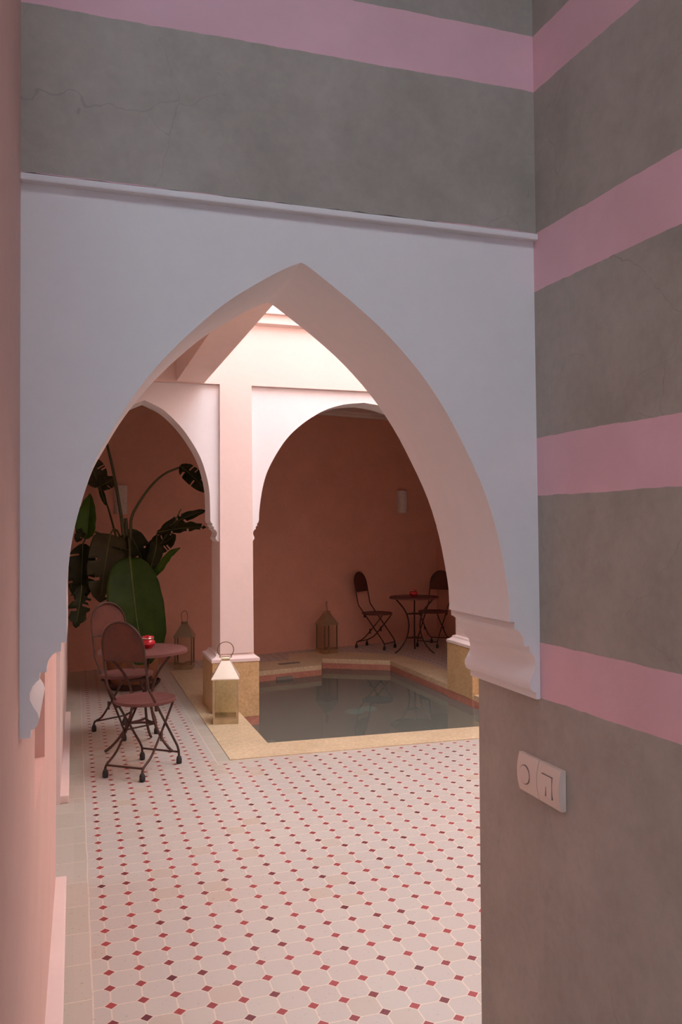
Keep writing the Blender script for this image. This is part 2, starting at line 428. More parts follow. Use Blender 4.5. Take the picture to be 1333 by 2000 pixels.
# ------------------------------------------------------------------ light switch
sw = thing('light_switch', 'cream double switch plate with round button and rocker on grey wall', 'light switch', (.979, 1.597, .997), 0)
def convex_plate(bm, y0, y1, z0, z1, d0, d1, n=10):
    # bulging toward -X
    rows = []
    for i in range(n+1):
        z = z0+(z1-z0)*i/n; s = 1-((2*i/n)-1)**2
        d = d0+(d1-d0)*s
        rows.append((bm.verts.new((-d, y0, z)), bm.verts.new((-d, y1, z)), bm.verts.new((.004, y0, z)), bm.verts.new((.004, y1, z))))
    for a, b in zip(rows[:-1], rows[1:]):
        bm.faces.new((a[0], a[1], b[1], b[0])); bm.faces.new((a[2], b[2], b[3], a[3]))
        bm.faces.new((a[0], b[0], b[2], a[2])); bm.faces.new((a[1], a[3], b[3], b[1]))
    bm.faces.new((rows[0][0], rows[0][2], rows[0][3], rows[0][1])); bm.faces.new((rows[-1][0], rows[-1][1], rows[-1][3], rows[-1][2]))
for (a, b) in ((.0012, .084), (-.086, -.0012)):
    bm = bm_new(); convex_plate(bm, a, b, -.0425, .0425, .007, .014); link('switch_plate', bm, M['plastic'], sw, True)
bm = bm_new()
def xdisc(bm, y, z, r, x0, x1, n=32):
    A = [bm.verts.new((x0, y+r*math.cos(2*PI*k/n), z+r*math.sin(2*PI*k/n))) for k in range(n)]
    B = [bm.verts.new((x1, y+r*math.cos(2*PI*k/n), z+r*math.sin(2*PI*k/n))) for k in range(n)]
    bm.faces.new(A); bm.faces.new(list(reversed(B)))
    for k in range(n): bm.faces.new((A[k], B[k], B[(k+1) % n], A[(k+1) % n]))
xdisc(bm, .050, -.001, .0215, -.010, -.0146); rg = link('button_ring', bm, M['plasticgap'], sw)
bm = bm_new(); xdisc(bm, .050, -.001, .0198, -.010, -.0156); rb = link('round_button', bm, M['plastic'], sw)
bm = bm_new(); box(bm, -.0144, -.008, -.0612, -.0208, -.0243, .0228); link('rocker_gap', bm, M['plasticgap'], sw)
bm = bm_new()
box(bm, -.0165, -.008, -.0600, -.0218, -.0240, .0215, .0008)
for v in bm.verts:
    if v.co.x < -.012 and v.co.z > 0: v.co.x += .0012
rk = link('rocker', bm, M['plastic'], sw)
bm = bm_new(); prism = [( -.0425, -.0215), (-.0375, -.0215), (-.0405, -.0010)]
a = [bm.verts.new((-.0168, y, z)) for y, z in prism]; b = [bm.verts.new((-.0155, y, z)) for y, z in prism]
bm.faces.new(a); bm.faces.new(list(reversed(b)))
for i in range(3): bm.faces.new((a[i], b[i], b[(i+1) % 3], a[(i+1) % 3]))
link('rocker_notch', bm, M['plasticgap'], rk)

# ------------------------------------------------------------------ courtyard shell
bm = bm_new()   # back of the passage wall, seen only from the court; top raised to dim the gallery
box(bm, 1.30, XR, 1.62, 1.90, 0, 7.0); box(bm, -.30, 1.30, 1.62, 1.90, 3.9, 7.0)
struct('wall_near', bm, M['facade'])
bm = bm_new()
prism_z(bm, [(-.30, back_y(-.30)), (5.15, back_y(5.15)), (5.15, back_y(5.15)+.2), (-.30, back_y(-.3)+.2)], 0, 3.4)
struct('wall_back', bm, M['gallery'])
bm = bm_new(); box(bm, XR, 5.15, 1.62, back_y(XR), 0, 5.6)
struct('wall_right_far', bm, M['gallery'])
bm = bm_new()   # arcade front above the arches
box(bm, -.30, XR, YP, 7.40, 2.790, 5.6)
struct('wall_arcade', bm, M['facade'])
bm = bm_new()   # projecting ledge round the open court
prism = [(0, 3.312), (-.055, 3.325), (-.055, 3.40), (-.085, 3.405), (-.085, 3.445), (0, 3.46)]
a = [bm.verts.new((1.047, YP+y, z)) for y, z in prism]; b = [bm.verts.new((3.66, YP+y, z)) for y, z in prism]
bm.faces.new(a); bm.faces.new(list(reversed(b)))
for i in range(len(prism)): bm.faces.new((a[i], b[i], b[(i+1) % len(prism)], a[(i+1) % len(prism)]))
struct('trim_2', bm, M['facade'])
for nm, x0, x1 in (('beam', .813, 1.047), ('beam.001', 3.66, 3.90)):
    bm = bm_new(); box(bm, x0, x1, 1.90, YP, 2.795, 5.6)
    o = struct('trim_3' if nm == 'beam' else 'trim_4', bm, M['facade'])
bm = bm_new(); box(bm, -.08, .813, 1.90, YP, 3.25, 3.40); box(bm, 3.90, XR, 1.90, YP, 3.25, 3.40)
struct('ceiling', bm, M['cream'])
bm = bm_new(); box(bm, -.30, XR, 7.40, 10.95, 3.11, 3.3)
struct('ceiling_back', bm, M['cream'])
bm = bm_new()   # cornice along the back gallery wall
d = Vector((1, .247)).normalized(); nrm = Vector((d.y, -d.x))
sec = [(0, 3.045), (.03, 3.05), (.045, 3.075), (.075, 3.085), (.085, 3.11), (0, 3.11)]
ends = []
for x in (-.05, XR):
    ends.append([bm.verts.new((x+nrm.x*s, back_y(x)+nrm.y*s, z)) for s, z in sec])
bm.faces.new(ends[0]); bm.faces.new(list(reversed(ends[1])))
for i in range(len(sec)): bm.faces.new((ends[0][i], ends[1][i], ends[1][(i+1) % len(sec)], ends[0][(i+1) % len(sec)]))
struct('trim_5', bm, M['cream'])

# ------------------------------------------------------------------ far arches
def smooth_arch(left_pts, apex, right_pts):
    L = catmull([(x, 0, z) for x, z in left_pts+[apex]], 5); R_ = catmull([(x, 0, z) for x, z in [apex]+right_pts], 5)
    return [(p.x, p.z) for p in L[:-1]+R_]
def scallop(w, z1, z0):
    """corbel profile: list of (projection, z) from the spring down"""
    h = z1-z0; P = []
    base = [(1.0, 1.0), (.94, 1.0), (.93, .93), (.80, .90), (.74, .82), (.86, .79), (.70, .76), (.60, .70), (.55, .66), (.64, .62), (.40, .56), (.28, .47), (.24, .37), (.32, .28), (.42, .20), (.40, .12), (.26, .05), (.20, 0)]
    return [(w*a, z0+h*b) for a, b in base]
def far_arch(name, label, x0, x1, curve_pts, y0, y1, ztop, cz, spring):
    cx = (x0+x1)/2; yc = (y0+y1)/2
    root = thing(name, label, 'arch', (cx, yc, cz))
    def q(pts): return [(x-cx, z-cz) for x, z in pts]
    bm = bm_new(); prism_y(bm, q([(x0, spring)]+curve_pts+[(x1, spring), (x1, ztop), (x0, ztop)]), y0-yc, y1-yc)
    link('arch_panel', bm, M['white'], root)
    wl_, wr_ = curve_pts[0][0]-x0, x1-curve_pts[-1][0]
    bm = bm_new(); prism_y(bm, q([(x0, cz), (x0, spring)]+[(x0+a, z) for a, z in scallop(wl_, spring, cz)]), y0-yc, y1-yc); link('corbel', bm, M['white'], root, True)
    bm = bm_new(); prism_y(bm, q([(x1, cz), (x1, spring)]+[(x1-a, z) for a, z in scallop(wr_, spring, cz)]), y0-yc, y1-yc); link('corbel', bm, M['white'], root, True)
    return root
lc = [(1.100, 1.625), (1.099, 1.75), (1.092, 1.89), (1.066, 2.02), (1.015, 2.17), (.935, 2.31), (.845, 2.43), (.715, 2.553), (.60, 2.612)]
lft = [(1.10-x+.0, z) for x, z in lc]
ctr = .555
right = [(x, z) for x, z in lc]
left = [(2*ctr-x, z) for x, z in lc]
cv = smooth_arch(left, (ctr, 2.632), list(reversed(right)))
far_arch('archway', 'white pointed arch over the leafy plant, left of the pink pillar', -.064, 1.178, cv, 7.0, 7.285, 2.788, 1.45, 1.625)
rl = [(1.521, 1.625), (1.526, 1.72), (1.553, 1.90), (1.60, 2.06), (1.695, 2.235), (1.79, 2.365), (1.905, 2.472), (2.02, 2.552), (2.14, 2.617), (2.30, 2.667)]
ctr = 2.49
cv = smooth_arch(rl, (ctr, 2.692), [(2*ctr-x, z) for x, z in reversed(rl)])
far_arch('archway', 'white pointed arch over the pool, right of the pink pillar', 1.453, 3.585, cv, 7.0, 7.285, 2.788, 1.45, 1.625)

# ------------------------------------------------------------------ pillars
def pillar(label, x0, x1, bx0, bx1, by0, by1, zb):
    cx, cy = (bx0+bx1)/2, (by0+by1)/2
    root = thing('pillar', label, 'pillar', (cx, cy, zb))
    bm = bm_new()
    A = [(x0-.003, YP), (x1+.012, YP), (x1+.012, 7.40), (x0-.003, 7.40)]; B = [(x0, YP), (x1, YP), (x1, 7.40), (x0, 7.40)]
    a = [bm.verts.new((x-cx, y-cy, .50-zb)) for x, y in A]; b = [bm.verts.new((x-cx, y-cy, 2.790-zb)) for x, y in B]
    bm.faces.new(list(reversed(a))); bm.faces.new(b)
    for i in range(4): bm.faces.new((a[i], a[(i+1) % 4], b[(i+1) % 4], b[i]))
    link('shaft', bm, M['facade'], root)
    bm = bm_new(); box(bm, bx0-cx, bx1-cx, by0-cy, by1-cy, -.04-zb, .43-zb, .006); link('plinth', bm, M['ochre'], root)
    bm = bm_new()
    fr = [(0, .43), (.005, .431), (.005, .456), (-.002, .462), (-.020, .468), (-.034, .480), (-.040, .498), (-.062, .504)]
    rings = []
    for off, z in fr:
        rings.append([bm.verts.new((x-cx, y-cy, z-zb)) for x, y in ((bx0-off, by0-off), (bx1+off, by0-off), (bx1+off, by1+off), (bx0-off, by1+off))])
    for A_, B_ in zip(rings[:-1], rings[1:]):
        for i in range(4): bm.faces.new((A_[i], A_[(i+1) % 4], B_[(i+1) % 4], B_[i]))
    bm.faces.new(list(reversed(rings[0]))); bm.faces.new(rings[-1])
    link('plinth_cap', bm, M['facade'], root)
    bm = bm_new(); box(bm, bx0+.003-cx, bx1-.003-cx, by0+.003-cy, by1-.003-cy, 0, -.04-zb); link('plinth_band', bm, M['redband'], root)
    return root
pillar('pink square pillar on ochre stone base, behind the nearest lantern', 1.178, 1.452, 1.103, 1.505, 6.93, 7.46, -.9)
pillar('pink pillar with ochre stone base at right of pool, half hidden by the passage wall', 3.585, 3.86, 3.515, 3.92, 6.92, 7.46, -.9)

# ------------------------------------------------------------------ pool
pool = thing('plunge_pool', 'small still pool with ochre marble coping and dark greenish water', 'pool', (2.4, 7.5, 0))
def pr(pts): return [(x-2.4, y-7.5) for x, y in pts]
bm = bm_new()
o1, i1 = ring_face(bm, pr(outer), pr(inner), .006); o2, i2 = ring_face(bm, pr(outer), pr(inner), -.045)
for A, B in ((o1, o2), (i1, i2)):
    for i in range(len(A)): bm.faces.new((A[i], A[(i+1) % len(A)], B[(i+1) % len(B)], B[i]))
link('coping', bm, M['coping'], pool)
bm = bm_new()
inn = pr(inner)
def offset(P, d):
    out = []; n = len(P)
    for i in range(n):
        p0, p1, p2 = Vector(P[i-1]), Vector(P[i]), Vector(P[(i+1) % n])
        a = (p1-p0).normalized(); b = (p2-p1).normalized()
        na, nb = Vector((a.y, -a.x)), Vector((b.y, -b.x))
        m = (na+nb).normalized(); out.append(tuple(p1+m*(d/max(.3, m.dot(na)))))
    return out
def wall_ring(bm, P, thick, z0, z1):
    Q = offset(P, thick); n = len(P)
    r = [[bm.verts.new((x, y, z)) for x, y in R_] for R_, z in ((P, z0), (P, z1), (Q, z1), (Q, z0))]
    for k in range(4):
        A, B = r[k], r[(k+1) % 4]
        for i in range(n): bm.faces.new((A[i], A[(i+1) % n], B[(i+1) % n], B[i]))
wall_ring(bm, inn, .05, -.115, -.045); link('waterline_band', bm, M['redband'], pool)
bm = bm_new()
wall_ring(bm, inn, .08, -.95, -.115)
prism_z(bm, offset(inn, .08), -1.02, -.95); link('basin', bm, M['basin'], pool)
bm = bm_new(); box(bm, 1.337-2.4, 1.62-2.4, 5.90-7.5, 6.90-7.5, -.95, -.24, .01); link('pool_step', bm, M['basinlight'], pool)
bm = bm_new()
pp = offset(inn, -.002)
wv = [bm.verts.new((x, y, -.110)) for x, y in pp]
for tri in tessellate_polygon([[Vector((x, y, 0)) for x, y in pp]]): bm.faces.new([wv[i] for i in tri])
wo = link('water', bm, M['water'], pool)
if wo.data.polygons[0].normal.z < 0: wo.data.flip_normals()
bm = bm_new(); box(bm, -.13, .13, -.035, .035, 0, .006, .002)
lid = link('skimmer_lid', bm, M['greyplate'], pool, loc=(2.36-2.4, 9.25-7.5, .006)); lid.rotation_euler = (0, 0, .22)
bm = bm_new(); box(bm, -.10, .10, -.012, .02, -.045, .02, .002)
sk = link('skimmer_mouth', bm, M['greyplate'], pool, loc=(2.22-2.4, 8.915-7.5, -.095)); sk.rotation_euler = (0, 0, .22)
for x, y in ((2.554, 7.49), (2.715, 7.555)):  # two pale blue discs hung just below the water surface
    bm = bm_new(); lathe(bm, [(0, 0), (.085, 0), (.085, .012), (.06, .022), (0, .025)], 36)
    link('pale_disc', bm, M['disc'], pool, True, loc=(x-2.4, y-7.5, -.20))

# ------------------------------------------------------------------ bistro chairs
def make_chair(label, loc, rot, group):
    root = thing('bistro_chair', label, 'chair', loc, rot, group)
    # round dished seat with a rolled rim
    R_ = .200
    bm = bm_new(); lathe(bm, [(0, .448), (R_*.8, .452), (R_*.97, .462), (R_, .460), (R_, .446), (R_*.96, .440), (0, .440)], 48)
    for v in bm.verts: v.co.y += .025
    link('seat', bm, M['rusttop'], root, True)
    # hoop
    def hoop_pt(x, z): return (x, -.17-(z-.57)*.195, z)
    w = .152; pts = []
    pts += [(-.142, .212, .045), (-.142, .208, .085), (-.145, .185, .125)]
    pts += [(-.150, -.165, .560), (-.151, -.175, .595)]
    pts += [hoop_pt(-w, z) for z in (.66, .72, .78, .81)]
    for k in range(1, 16):
        a = PI-PI*k/16; pts.append(hoop_pt(w*math.cos(a), .82+.160*math.sin(a)))
    pts += [hoop_pt(w, z) for z in (.81, .78, .72, .66)]
    pts += [(.151, -.175, .595), (.150, -.165, .560), (.145, .185, .125), (.142, .208, .085), (.142, .212, .045)]
    bm = bm_new(); tube(bm, pts, .0078, 8); link('back_frame', bm, M['iron'], root, True)
    # sheet backrest, slightly curved
    bm = bm_new(); rows = []
    N = 18
    for i in range(N+1):
        z = .735+(.972-.735)*i/N
        hw = w-.006 if z <= .82 else (w-.006)*math.sqrt(max(0.0, 1-((z-.82)/.155)**2))
        hw = max(hw, .01)
        row = []
        for k in range(11):
            x = hw*(2*k/10-1); p = hoop_pt(x, z); row.append((p[0], p[1]-.012*(1-(x/w)**2), z))
        rows.append(row)
    F = [[bm.verts.new((x, y-.0015, z)) for x, y, z in r] for r in rows]; B = [[bm.verts.new((x, y+.0015, z)) for x, y, z in r] for r in rows]
    for G in (F, B):
        for i in range(N):
            for k in range(10): bm.faces.new((G[i][k], G[i][k+1], G[i+1][k+1], G[i+1][k]))
    rim = [(i, 0) for i in range(N+1)]+[(N, k) for k in range(1, 11)]+[(i, 10) for i in range(N-1, -1, -1)]+[(0, k) for k in range(9, 0, -1)]
    for (a, b), (c, d) in zip(rim, rim[1:]+rim[:1]): bm.faces.new((F[a][b], F[c][d], B[c][d], B[a][b]))
    br = link('backrest', bm, M['rust'], root, True)
    bm = bm_new(); tube(bm, [hoop_pt(-w, .733), hoop_pt(w, .733)], .0055, 8); link('back_rail', bm, M['iron'], root, True)
    for s in (-1, 1):
        P = catmull([(s*.128, .175, .440), (s*.129, .10, .348), (s*.131, -.055, .175), (s*.133, -.120, .118), (s*.134, -.185, .086), (s*.135, -.208, .065), (s*.135, -.210, .045)], 4)
        bm = bm_new(); tube(bm, P, .0078, 8); link('leg', bm, M['iron'], root, True)
        bm = bm_new(); box(bm, s*.140-.004, s*.140+.004, -.010, .012, .20, .262, .003); link('hinge', bm, M['iron'], root)
        bm = bm_new(); box(bm, s*.150-.009, s*.150+.009, -.085, -.060, .405, .445, .003); link('hinge', bm, M['iron'], root)
        for x, y in ((s*.142, .212), (s*.135, -.210)):
            bm = bm_new(); lathe(bm, [(0, 0), (.015, 0), (.0185, .006), (.0185, .030), (.014, .046), (.009, .052), (0, .052)], 16, (x, y))
            link('foot_cap', bm, M['rubber'], root, True)
    for x, y in ((.142, .208), (.135, -.206)):
        bm = bm_new(); tube(bm, [(-x, y, .078), (x, y, .078)], .0068, 8); link('stretcher', bm, M['iron'], root, True)
    return root
def rot_for(dx, dy): return math.atan2(-dx, dy)
G1 = 'folding iron chairs'
c1 = make_chair('rusty brown folding iron chair nearest the viewer, its back turned to us', (.423, 5.49, 0), rot_for(.61, .79), G1)
dup(c1, (.369, 6.55, 0), rot_for(.5, -.87), 'brown folding iron chair by the left wall, behind the nearest chair', G1)
dup(c1, (3.745, 10.12, 0), rot_for(.64, -.77), 'dark folding iron chair left of the far table, against the back wall', G1)
dup(c1, (4.555, 10.065, 0), rot_for(-.757, -.653), 'dark folding iron chair right of the far table, partly hidden by the near arch', G1)

# ------------------------------------------------------------------ bistro tables
def make_table(label, loc, az, group):
    root = thing('bistro_table', label, 'table', loc, 0, group)
    R_ = .312
    bm = bm_new(); lathe(bm, [(0, .700), (R_-.008, .700), (R_, .696), (R_, .678), (R_-.006, .676), (R_-.008, .690), (0, .690)], 64)
    link('table_top', bm, M['rusttop'], root, True)
    prof = [(.270, .690), (.225, .640), (.150, .555), (.102, .470), (.080, .380), (.080, .300), (.100, .210), (.150, .115), (.215, .045), (.272, .006)]
    for a in az:
        ca, sa = math.cos(a), math.sin(a)
        bm = bm_new(); tube(bm, catmull([(r*ca, r*sa, z) for r, z in prof], 4), .0095, 8); link('leg', bm, M['iron'], root, True)
    for z, r in ((.485, .110), (.185, .112)):
        bm = bm_new()
        pts = [(r*math.cos(a), r*math.sin(a), z) for a in az]; cen = Vector((0, 0, z)); loop = []
        for i in range(3):
            p, q = Vector(pts[i]), Vector(pts[(i+1) % 3])
            for k in range(6):
                t = k/6; m = p.lerp(q, t); m = m.lerp(cen, .35*math.sin(PI*t)); loop.append(m)
        tube(bm, loop, .0085, 8, closed=True); link('brace_ring', bm, M['iron'], root, True)
    return root
G2 = 'round iron tables'
def azs(c, fs): return [math.atan2(y-c[1], x-c[0]) for x, y in fs]
a1 = azs((.47, 6.07), ((.206, 6.01), (.655, 5.87), (.55, 6.33)))
make_table('round red brown iron table near the left wall, red jar on top', (.47, 6.07, 0), a1, G2)
a2 = azs((4.07, 9.59), ((3.767, 9.56), (4.261, 9.38), (4.177, 9.83)))
make_table('dark round iron table across the pool, between two chairs', (4.07, 9.59, 0.0), a2, G2)

# ------------------------------------------------------------------ lidded jars
def make_jar(label, loc):
    root = thing('lidded_jar', label, 'jar', loc, 0, 'small lidded ashtray jars')
    bm = bm_new(); lathe(bm, [(0, 0), (.028, 0), (.030, .004), (.044, .016), (.052, .032), (.051, .046), (.043, .058), (.036, .063), (.036, .068), (0, .066)], 40)
    link('bowl', bm, M['redglaze'], root, True)
    bm = bm_new(); lathe(bm, [(.036, .062), (.041, .066), (.0435, .072), (.0415, .077), (.037, .076), (.036, .070)], 40); link('rim', bm, M['silver'], root, True)
    bm = bm_new(); lathe(bm, [(.041, .0765), (.0415, .082), (.037, .088), (.024, .087), (.012, .083), (0, .082)], 40); link('lid', bm, M['redglaze'], root, True)
    return root
j = make_jar('shiny red lidded jar on the table by the left wall', (.507, 6.10, .700))
dup(j, (4.062, 9.59, .700), .4, 'small dark red jar on the far table across the pool', 'small lidded ashtray jars')

# ------------------------------------------------------------------ lanterns
def make_lantern(label, loc, rot, hrot):
    root = thing('lantern', label, 'lantern', loc, rot, 'square metal lanterns')
    h = .100
    bm = bm_new(); box(bm, -h, h, -h, h, 0, .045, .003); box(bm, -h*.97, h*.97, -h*.97, h*.97, .045, .053, .002); link('base', bm, M['brass'], root)
    for sx in (-1, 1):
        for sy in (-1, 1):
            x, y = sx*(h-.009), sy*(h-.009)
            bm = bm_new(); box(bm, x-.007, x+.007, y-.007, y+.007, .050, .352, .0015); link('corner_post', bm, M['brass'], root)
    for sx, sy in ((1, 0), (-1, 0), (0, 1), (0, -1)):
        bm = bm_new()
        if sx: box(bm, sx*(h-.010)-.001, sx*(h-.010)+.001, -h+.018, h-.018, .053, .350)
        else: box(bm, -h+.018, h-.018, sy*(h-.010)-.001, sy*(h-.010)+.001, .053, .350)
        link('glass_pane', bm, M['glass'], root)
    bm = bm_new(); frustum(bm, .111, .352, .111, .360); frustum(bm, .110, .360, .034, .492); link('roof', bm, M['roofmetal'], root)
    bm = bm_new(); frustum(bm, .030, .492, .036, .512); frustum(bm, .037, .512, .030, .520); box(bm, -.050, .050, -.010, .010, .513, .519, .002); link('cap', bm, M['brass'], root)
    bm = bm_new(); pts = []
    for k in range(27):
        a = -.28*PI+1.56*PI*k/26; pts.append((.064*math.cos(a), .004*math.sin(3*a), .576+.064*math.sin(a)))
    pts = [(.050, 0, .518)]+pts+[(-.050, 0, .518)]
    tube(bm, pts, .0038, 8); hd = link('handle', bm, M['darkmetal'], root, True); hd.rotation_euler = (0, 0, hrot)
    bm = bm_new(); lathe(bm, [(0, .053), (.024, .053), (.028, .072), (.025, .072), (.022, .060), (0, .060)], 24, (-.02, 0)); link('candle_cup', bm, M['glass'], root, True)
    return root
G3 = None
l1 = make_lantern('bright metal lantern on marble coping in front of the pink pillar', (1.165, 6.635, .006), -.20, 0)
l2 = dup(l1, (1.178, 9.345, 0.006), -.28, 'brass lantern near the plant, left of the pillar')
l3 = dup(l1, (3.010, 9.890, .006), .30, 'dark brass lantern at back corner of pool, before the wall')
for l, a in ((l2, 1.15), (l3, 1.1)):
    for c in l.children:
        if c.name.startswith('handle'): c.rotation_euler = (0, 0, a)
        if c.name.startswith('roof'):                       # same brass roof, darker copy with the shade in its colour
            c.data = c.data.copy(); c.data.materials[0] = M['dimbrass']
        if c.name.startswith('corner_post'):
            c.data = c.data.copy(); c.data.materials[0] = M['darkmetal']

# ------------------------------------------------------------------ wall sconces
def make_sconce(label, x, z0, z1, w, dep):
    root = thing('wall_sconce', label, 'wall lamp', (x, back_y(x), z0), math.atan(.247), 'plaster wall lamps')
    bm = bm_new(); n = 14; A, B, C, D_ = [], [], [], []
    h = z1-z0
    for k in range(n+1):
        a = PI*k/n; x_, y_ = -w/2*math.cos(a), -dep*math.sin(a)**.75
        A.append(bm.verts.new((x_, y_, 0))); B.append(bm.verts.new((x_, y_, h)))
        C.append(bm.verts.new((x_*.88, y_*.85, 0.012))); D_.append(bm.verts.new((x_*.88, y_*.85, h)))
    for k in range(n):
        bm.faces.new((A[k], A[k+1], B[k+1], B[k])); bm.faces.new((C[k], D_[k], D_[k+1], C[k+1])); bm.faces.new((B[k], B[k+1], D_[k+1], D_[k]))
    bm.faces.new(list(reversed(A))); bm.faces.new(C)
    bm.faces.new((A[0], B[0], D_[0], C[0])); bm.faces.new((A[-1], C[-1], D_[-1], B[-1]))
    link('shade', bm, M['sconce'], root, True)
    bm = bm_new(); box(bm, -w*.3, w*.3, -.012, .004, h*.15, h*.85, .003); link('back_plate', bm, M['plastic'], root)
    return root
make_sconce('pale plaster wall lamp behind the banana leaves', .50, 1.735, 2.06, .150, .075)
make_sconce('pale plaster wall lamp above the far table', 4.33, 1.770, 2.080, .155, .075)

# ------------------------------------------------------------------ potted banana plant
plant = thing('potted_plant', 'large leafy banana plant in a terracotta pot by the back wall', 'plant', (.552, 8.42, 0))
PO = Vector((.552, 8.42, 0))
bm = bm_new(); lathe(bm, [(0, .03), (.19, .03), (.205, .05), (.235, .14), (.252, .24), (.25, .31), (.262, .315), (.262, .345), (.24, .345), (.232, .30), (0, .30)], 48); pot = link('pot', bm, M['terracotta'], plant, True)
bm = bm_new(); lathe(bm, [(0, .0), (.22, .0), (.265, .045), (.272, .065), (.262, .068), (.24, .035), (0, .030)], 48); link('saucer', bm, M['darkclay'], plant, True)
bm = bm_new(); lathe(bm, [(0, .318), (.12, .314), (.234, .306)], 32); link('soil', bm, M['soil'], plant, True)
def stalk(pts, r, taper=.5, name='stalk', mat='stem'):
    P = [Vector(p)-PO for p in catmull(pts, 5)]
    bm = bm_new(); tube(bm, P, r, 10, taper=taper); return link(name, bm, M[mat], plant, True)
def leaf(mid, hw, mat, fold=.25, face=(0, -1, .15), prof=None, tears=0, seed=0, rib=.006, curl=0.0, wav=.008, lobes=0):
    """blade along the midrib; hw half width in metres, fold lifts both halves"""
    rn = random.Random(seed)
    P = [Vector(p)-PO for p in catmull(mid, 9)]; n = len(P)
    L = [0]
    for a, b in zip(P[:-1], P[1:]): L.append(L[-1]+(b-a).length)
    T = L[-1]
    if prof is None: prof = [(0, .25), (.06, .62), (.15, .86), (.30, .98), (.45, 1), (.62, .93), (.78, .74), (.90, .46), (1, .03)]
    def wid(t):
        for (t0, w0), (t1, w1) in zip(prof[:-1], prof[1:]):
            if t <= t1: return w0+(w1-w0)*(t-t0)/(t1-t0)
        return prof[-1][1]
    fv = Vector(face).normalized(); K = 8
    bm = bm_new(); uv = bm.loops.layers.uv.new('UVMap')
    for side in (-1, 1):
        tear = sorted(rn.uniform(.15, .92) for _ in range(tears))
        rows = []
        for i, p in enumerate(P):
            t = L[i]/T
            tg = (P[min(i+1, n-1)]-P[max(i-1, 0)]).normalized()
            s = tg.cross(fv).normalized()*side; nn = s.cross(tg).normalized()*side
            if nn.dot(fv) < 0: nn = -nn
            w = hw*wid(t)
            if lobes: w *= .62+.38*abs(math.cos(PI*t*lobes))
            row = []
            for k in range(K+1):
                u = k/K
                q = p+s*(w*u*math.cos(fold))-nn*(w*u*math.sin(fold)*-1)*1.0+nn*(wav*math.sin(9*t*PI+side+u*3)*u)-nn*(curl*w*u*u)
                q = q+tg*(w*.22*u)
                row.append((q, (side*u, t*T)))
            rows.append(row)
        V = [[bm.verts.new(q) for q, _ in r] for r in rows]; U = [[x for _, x in r] for r in rows]
        for i in range(n-1):
            t0 = L[i]/T; torn = None
            for tt in tear:
                if t0 <= tt < L[i+1]/T: torn = 2+int(rn.random()*4)
            for k in range(K):
                if torn is not None and k >= torn: continue
                f = bm.faces.new((V[i][k], V[i][k+1], V[i+1][k+1], V[i+1][k]))
                for lp, (a, b) in zip(f.loops, ((i, k), (i, k+1), (i+1, k+1), (i+1, k))): lp[uv].uv = U[a][b]
    for v in bm.verts: v.co.x = max(v.co.x, -.050-PO.x)
    bmesh.ops.remove_doubles(bm, verts=bm.verts[:], dist=.0004)
    o = link('leaf', bm, M[mat], plant, True)
    so = o.modifiers.new('thickness', 'SOLIDIFY'); so.thickness = .0022
    bm = bm_new(); off = fv*.003
    tube(bm, [p+off for p in P[:-2]], rib, 6, taper=.3); link('midrib', bm, M['rib'], o, True)
    return o
# trunk and stalks
stalk([(.545, 8.42, .31), (.522, 8.40, .725), (.502, 8.38, 1.288), (.483, 8.37, 1.67)], .045, .35, 'trunk')
stalk([(.54, 8.36, 1.0), (.515, 8.30, 1.38), (.505, 8.20, 1.47), (.500, 8.08, 1.41), (.501, 8.02, 1.298)], .014, .7)
stalk([(.49, 8.38, 1.35), (.463, 8.36, 1.479), (.445, 8.38, 1.655), (.403, 8.42, 1.934), (.351, 8.45, 2.214), (.302, 8.45, 2.431), (.237, 8.40, 2.737)], .021, .5)
stalk([(.50, 8.36, 1.30), (.524, 8.30, 1.504), (.533, 8.30, 1.674), (.608, 8.25, 1.828), (.726, 8.2, 1.997), (.843, 8.15, 2.101), (.99, 8.1, 2.165)], .017, .6)
stalk([(.45, 8.42, 1.30), (.393, 8.50, 1.504), (.357, 8.6, 1.658), (.306, 8.68, 1.841), (.231, 8.7, 1.987)], .013, .6)
stalk([(.55, 8.42, 1.00), (.64, 8.36, 1.12), (.709, 8.30, 1.266), (.802, 8.28, 1.401), (.913, 8.25, 1.577), (1.002, 8.2, 1.758)], .014, .35)
stalk([(.55, 8.42, .95), (.66, 8.37, 1.13), (.75, 8.34, 1.42), (.785, 8.30, 1.53)], .014, .5)
stalk([(.47, 8.40, 1.25), (.42, 8.33, 1.50), (.37, 8.28, 1.56), (.333, 8.25, 1.515)], .013, .6)
stalk([(.46, 8.42, 1.20), (.26, 8.43, 1.50), (.14, 8.42, 1.52), (.08, 8.40, 1.422)], .012, .6)
# leaves
leaf([(.501, 8.02, 1.298), (.514, 7.93, 1.1), (.534, 7.88, .888), (.56, 7.86, .676), (.607, 7.87, .474), (.690, 7.90, .310)], .262, 'leafA', .18, (.05, -1, .12), tears=0, seed=1, rib=.008,
     prof=[(0, .34), (.04, .60), (.10, .76), (.22, .92), (.38, 1.0), (.55, 1.0), (.70, .92), (.82, .74), (.92, .45), (1, .03)])
leaf([(.333, 8.25, 1.515), (.302, 8.18, 1.36), (.269, 8.15, 1.142), (.236, 8.15, .87)], .175, 'leafD', .22, (.1, -1, .1), tears=3, seed=2,
     prof=[(0, .75), (.06, .92), (.2, 1), (.5, .98), (.75, .75), (.9, .45), (1, .04)])
leaf([(.08, 8.40, 1.422), (.075, 8.35, 1.26), (.066, 8.33, 1.088), (.057, 8.35, .88)], .140, 'leafB', .3, (-.1, -1, .1), tears=2, seed=3)
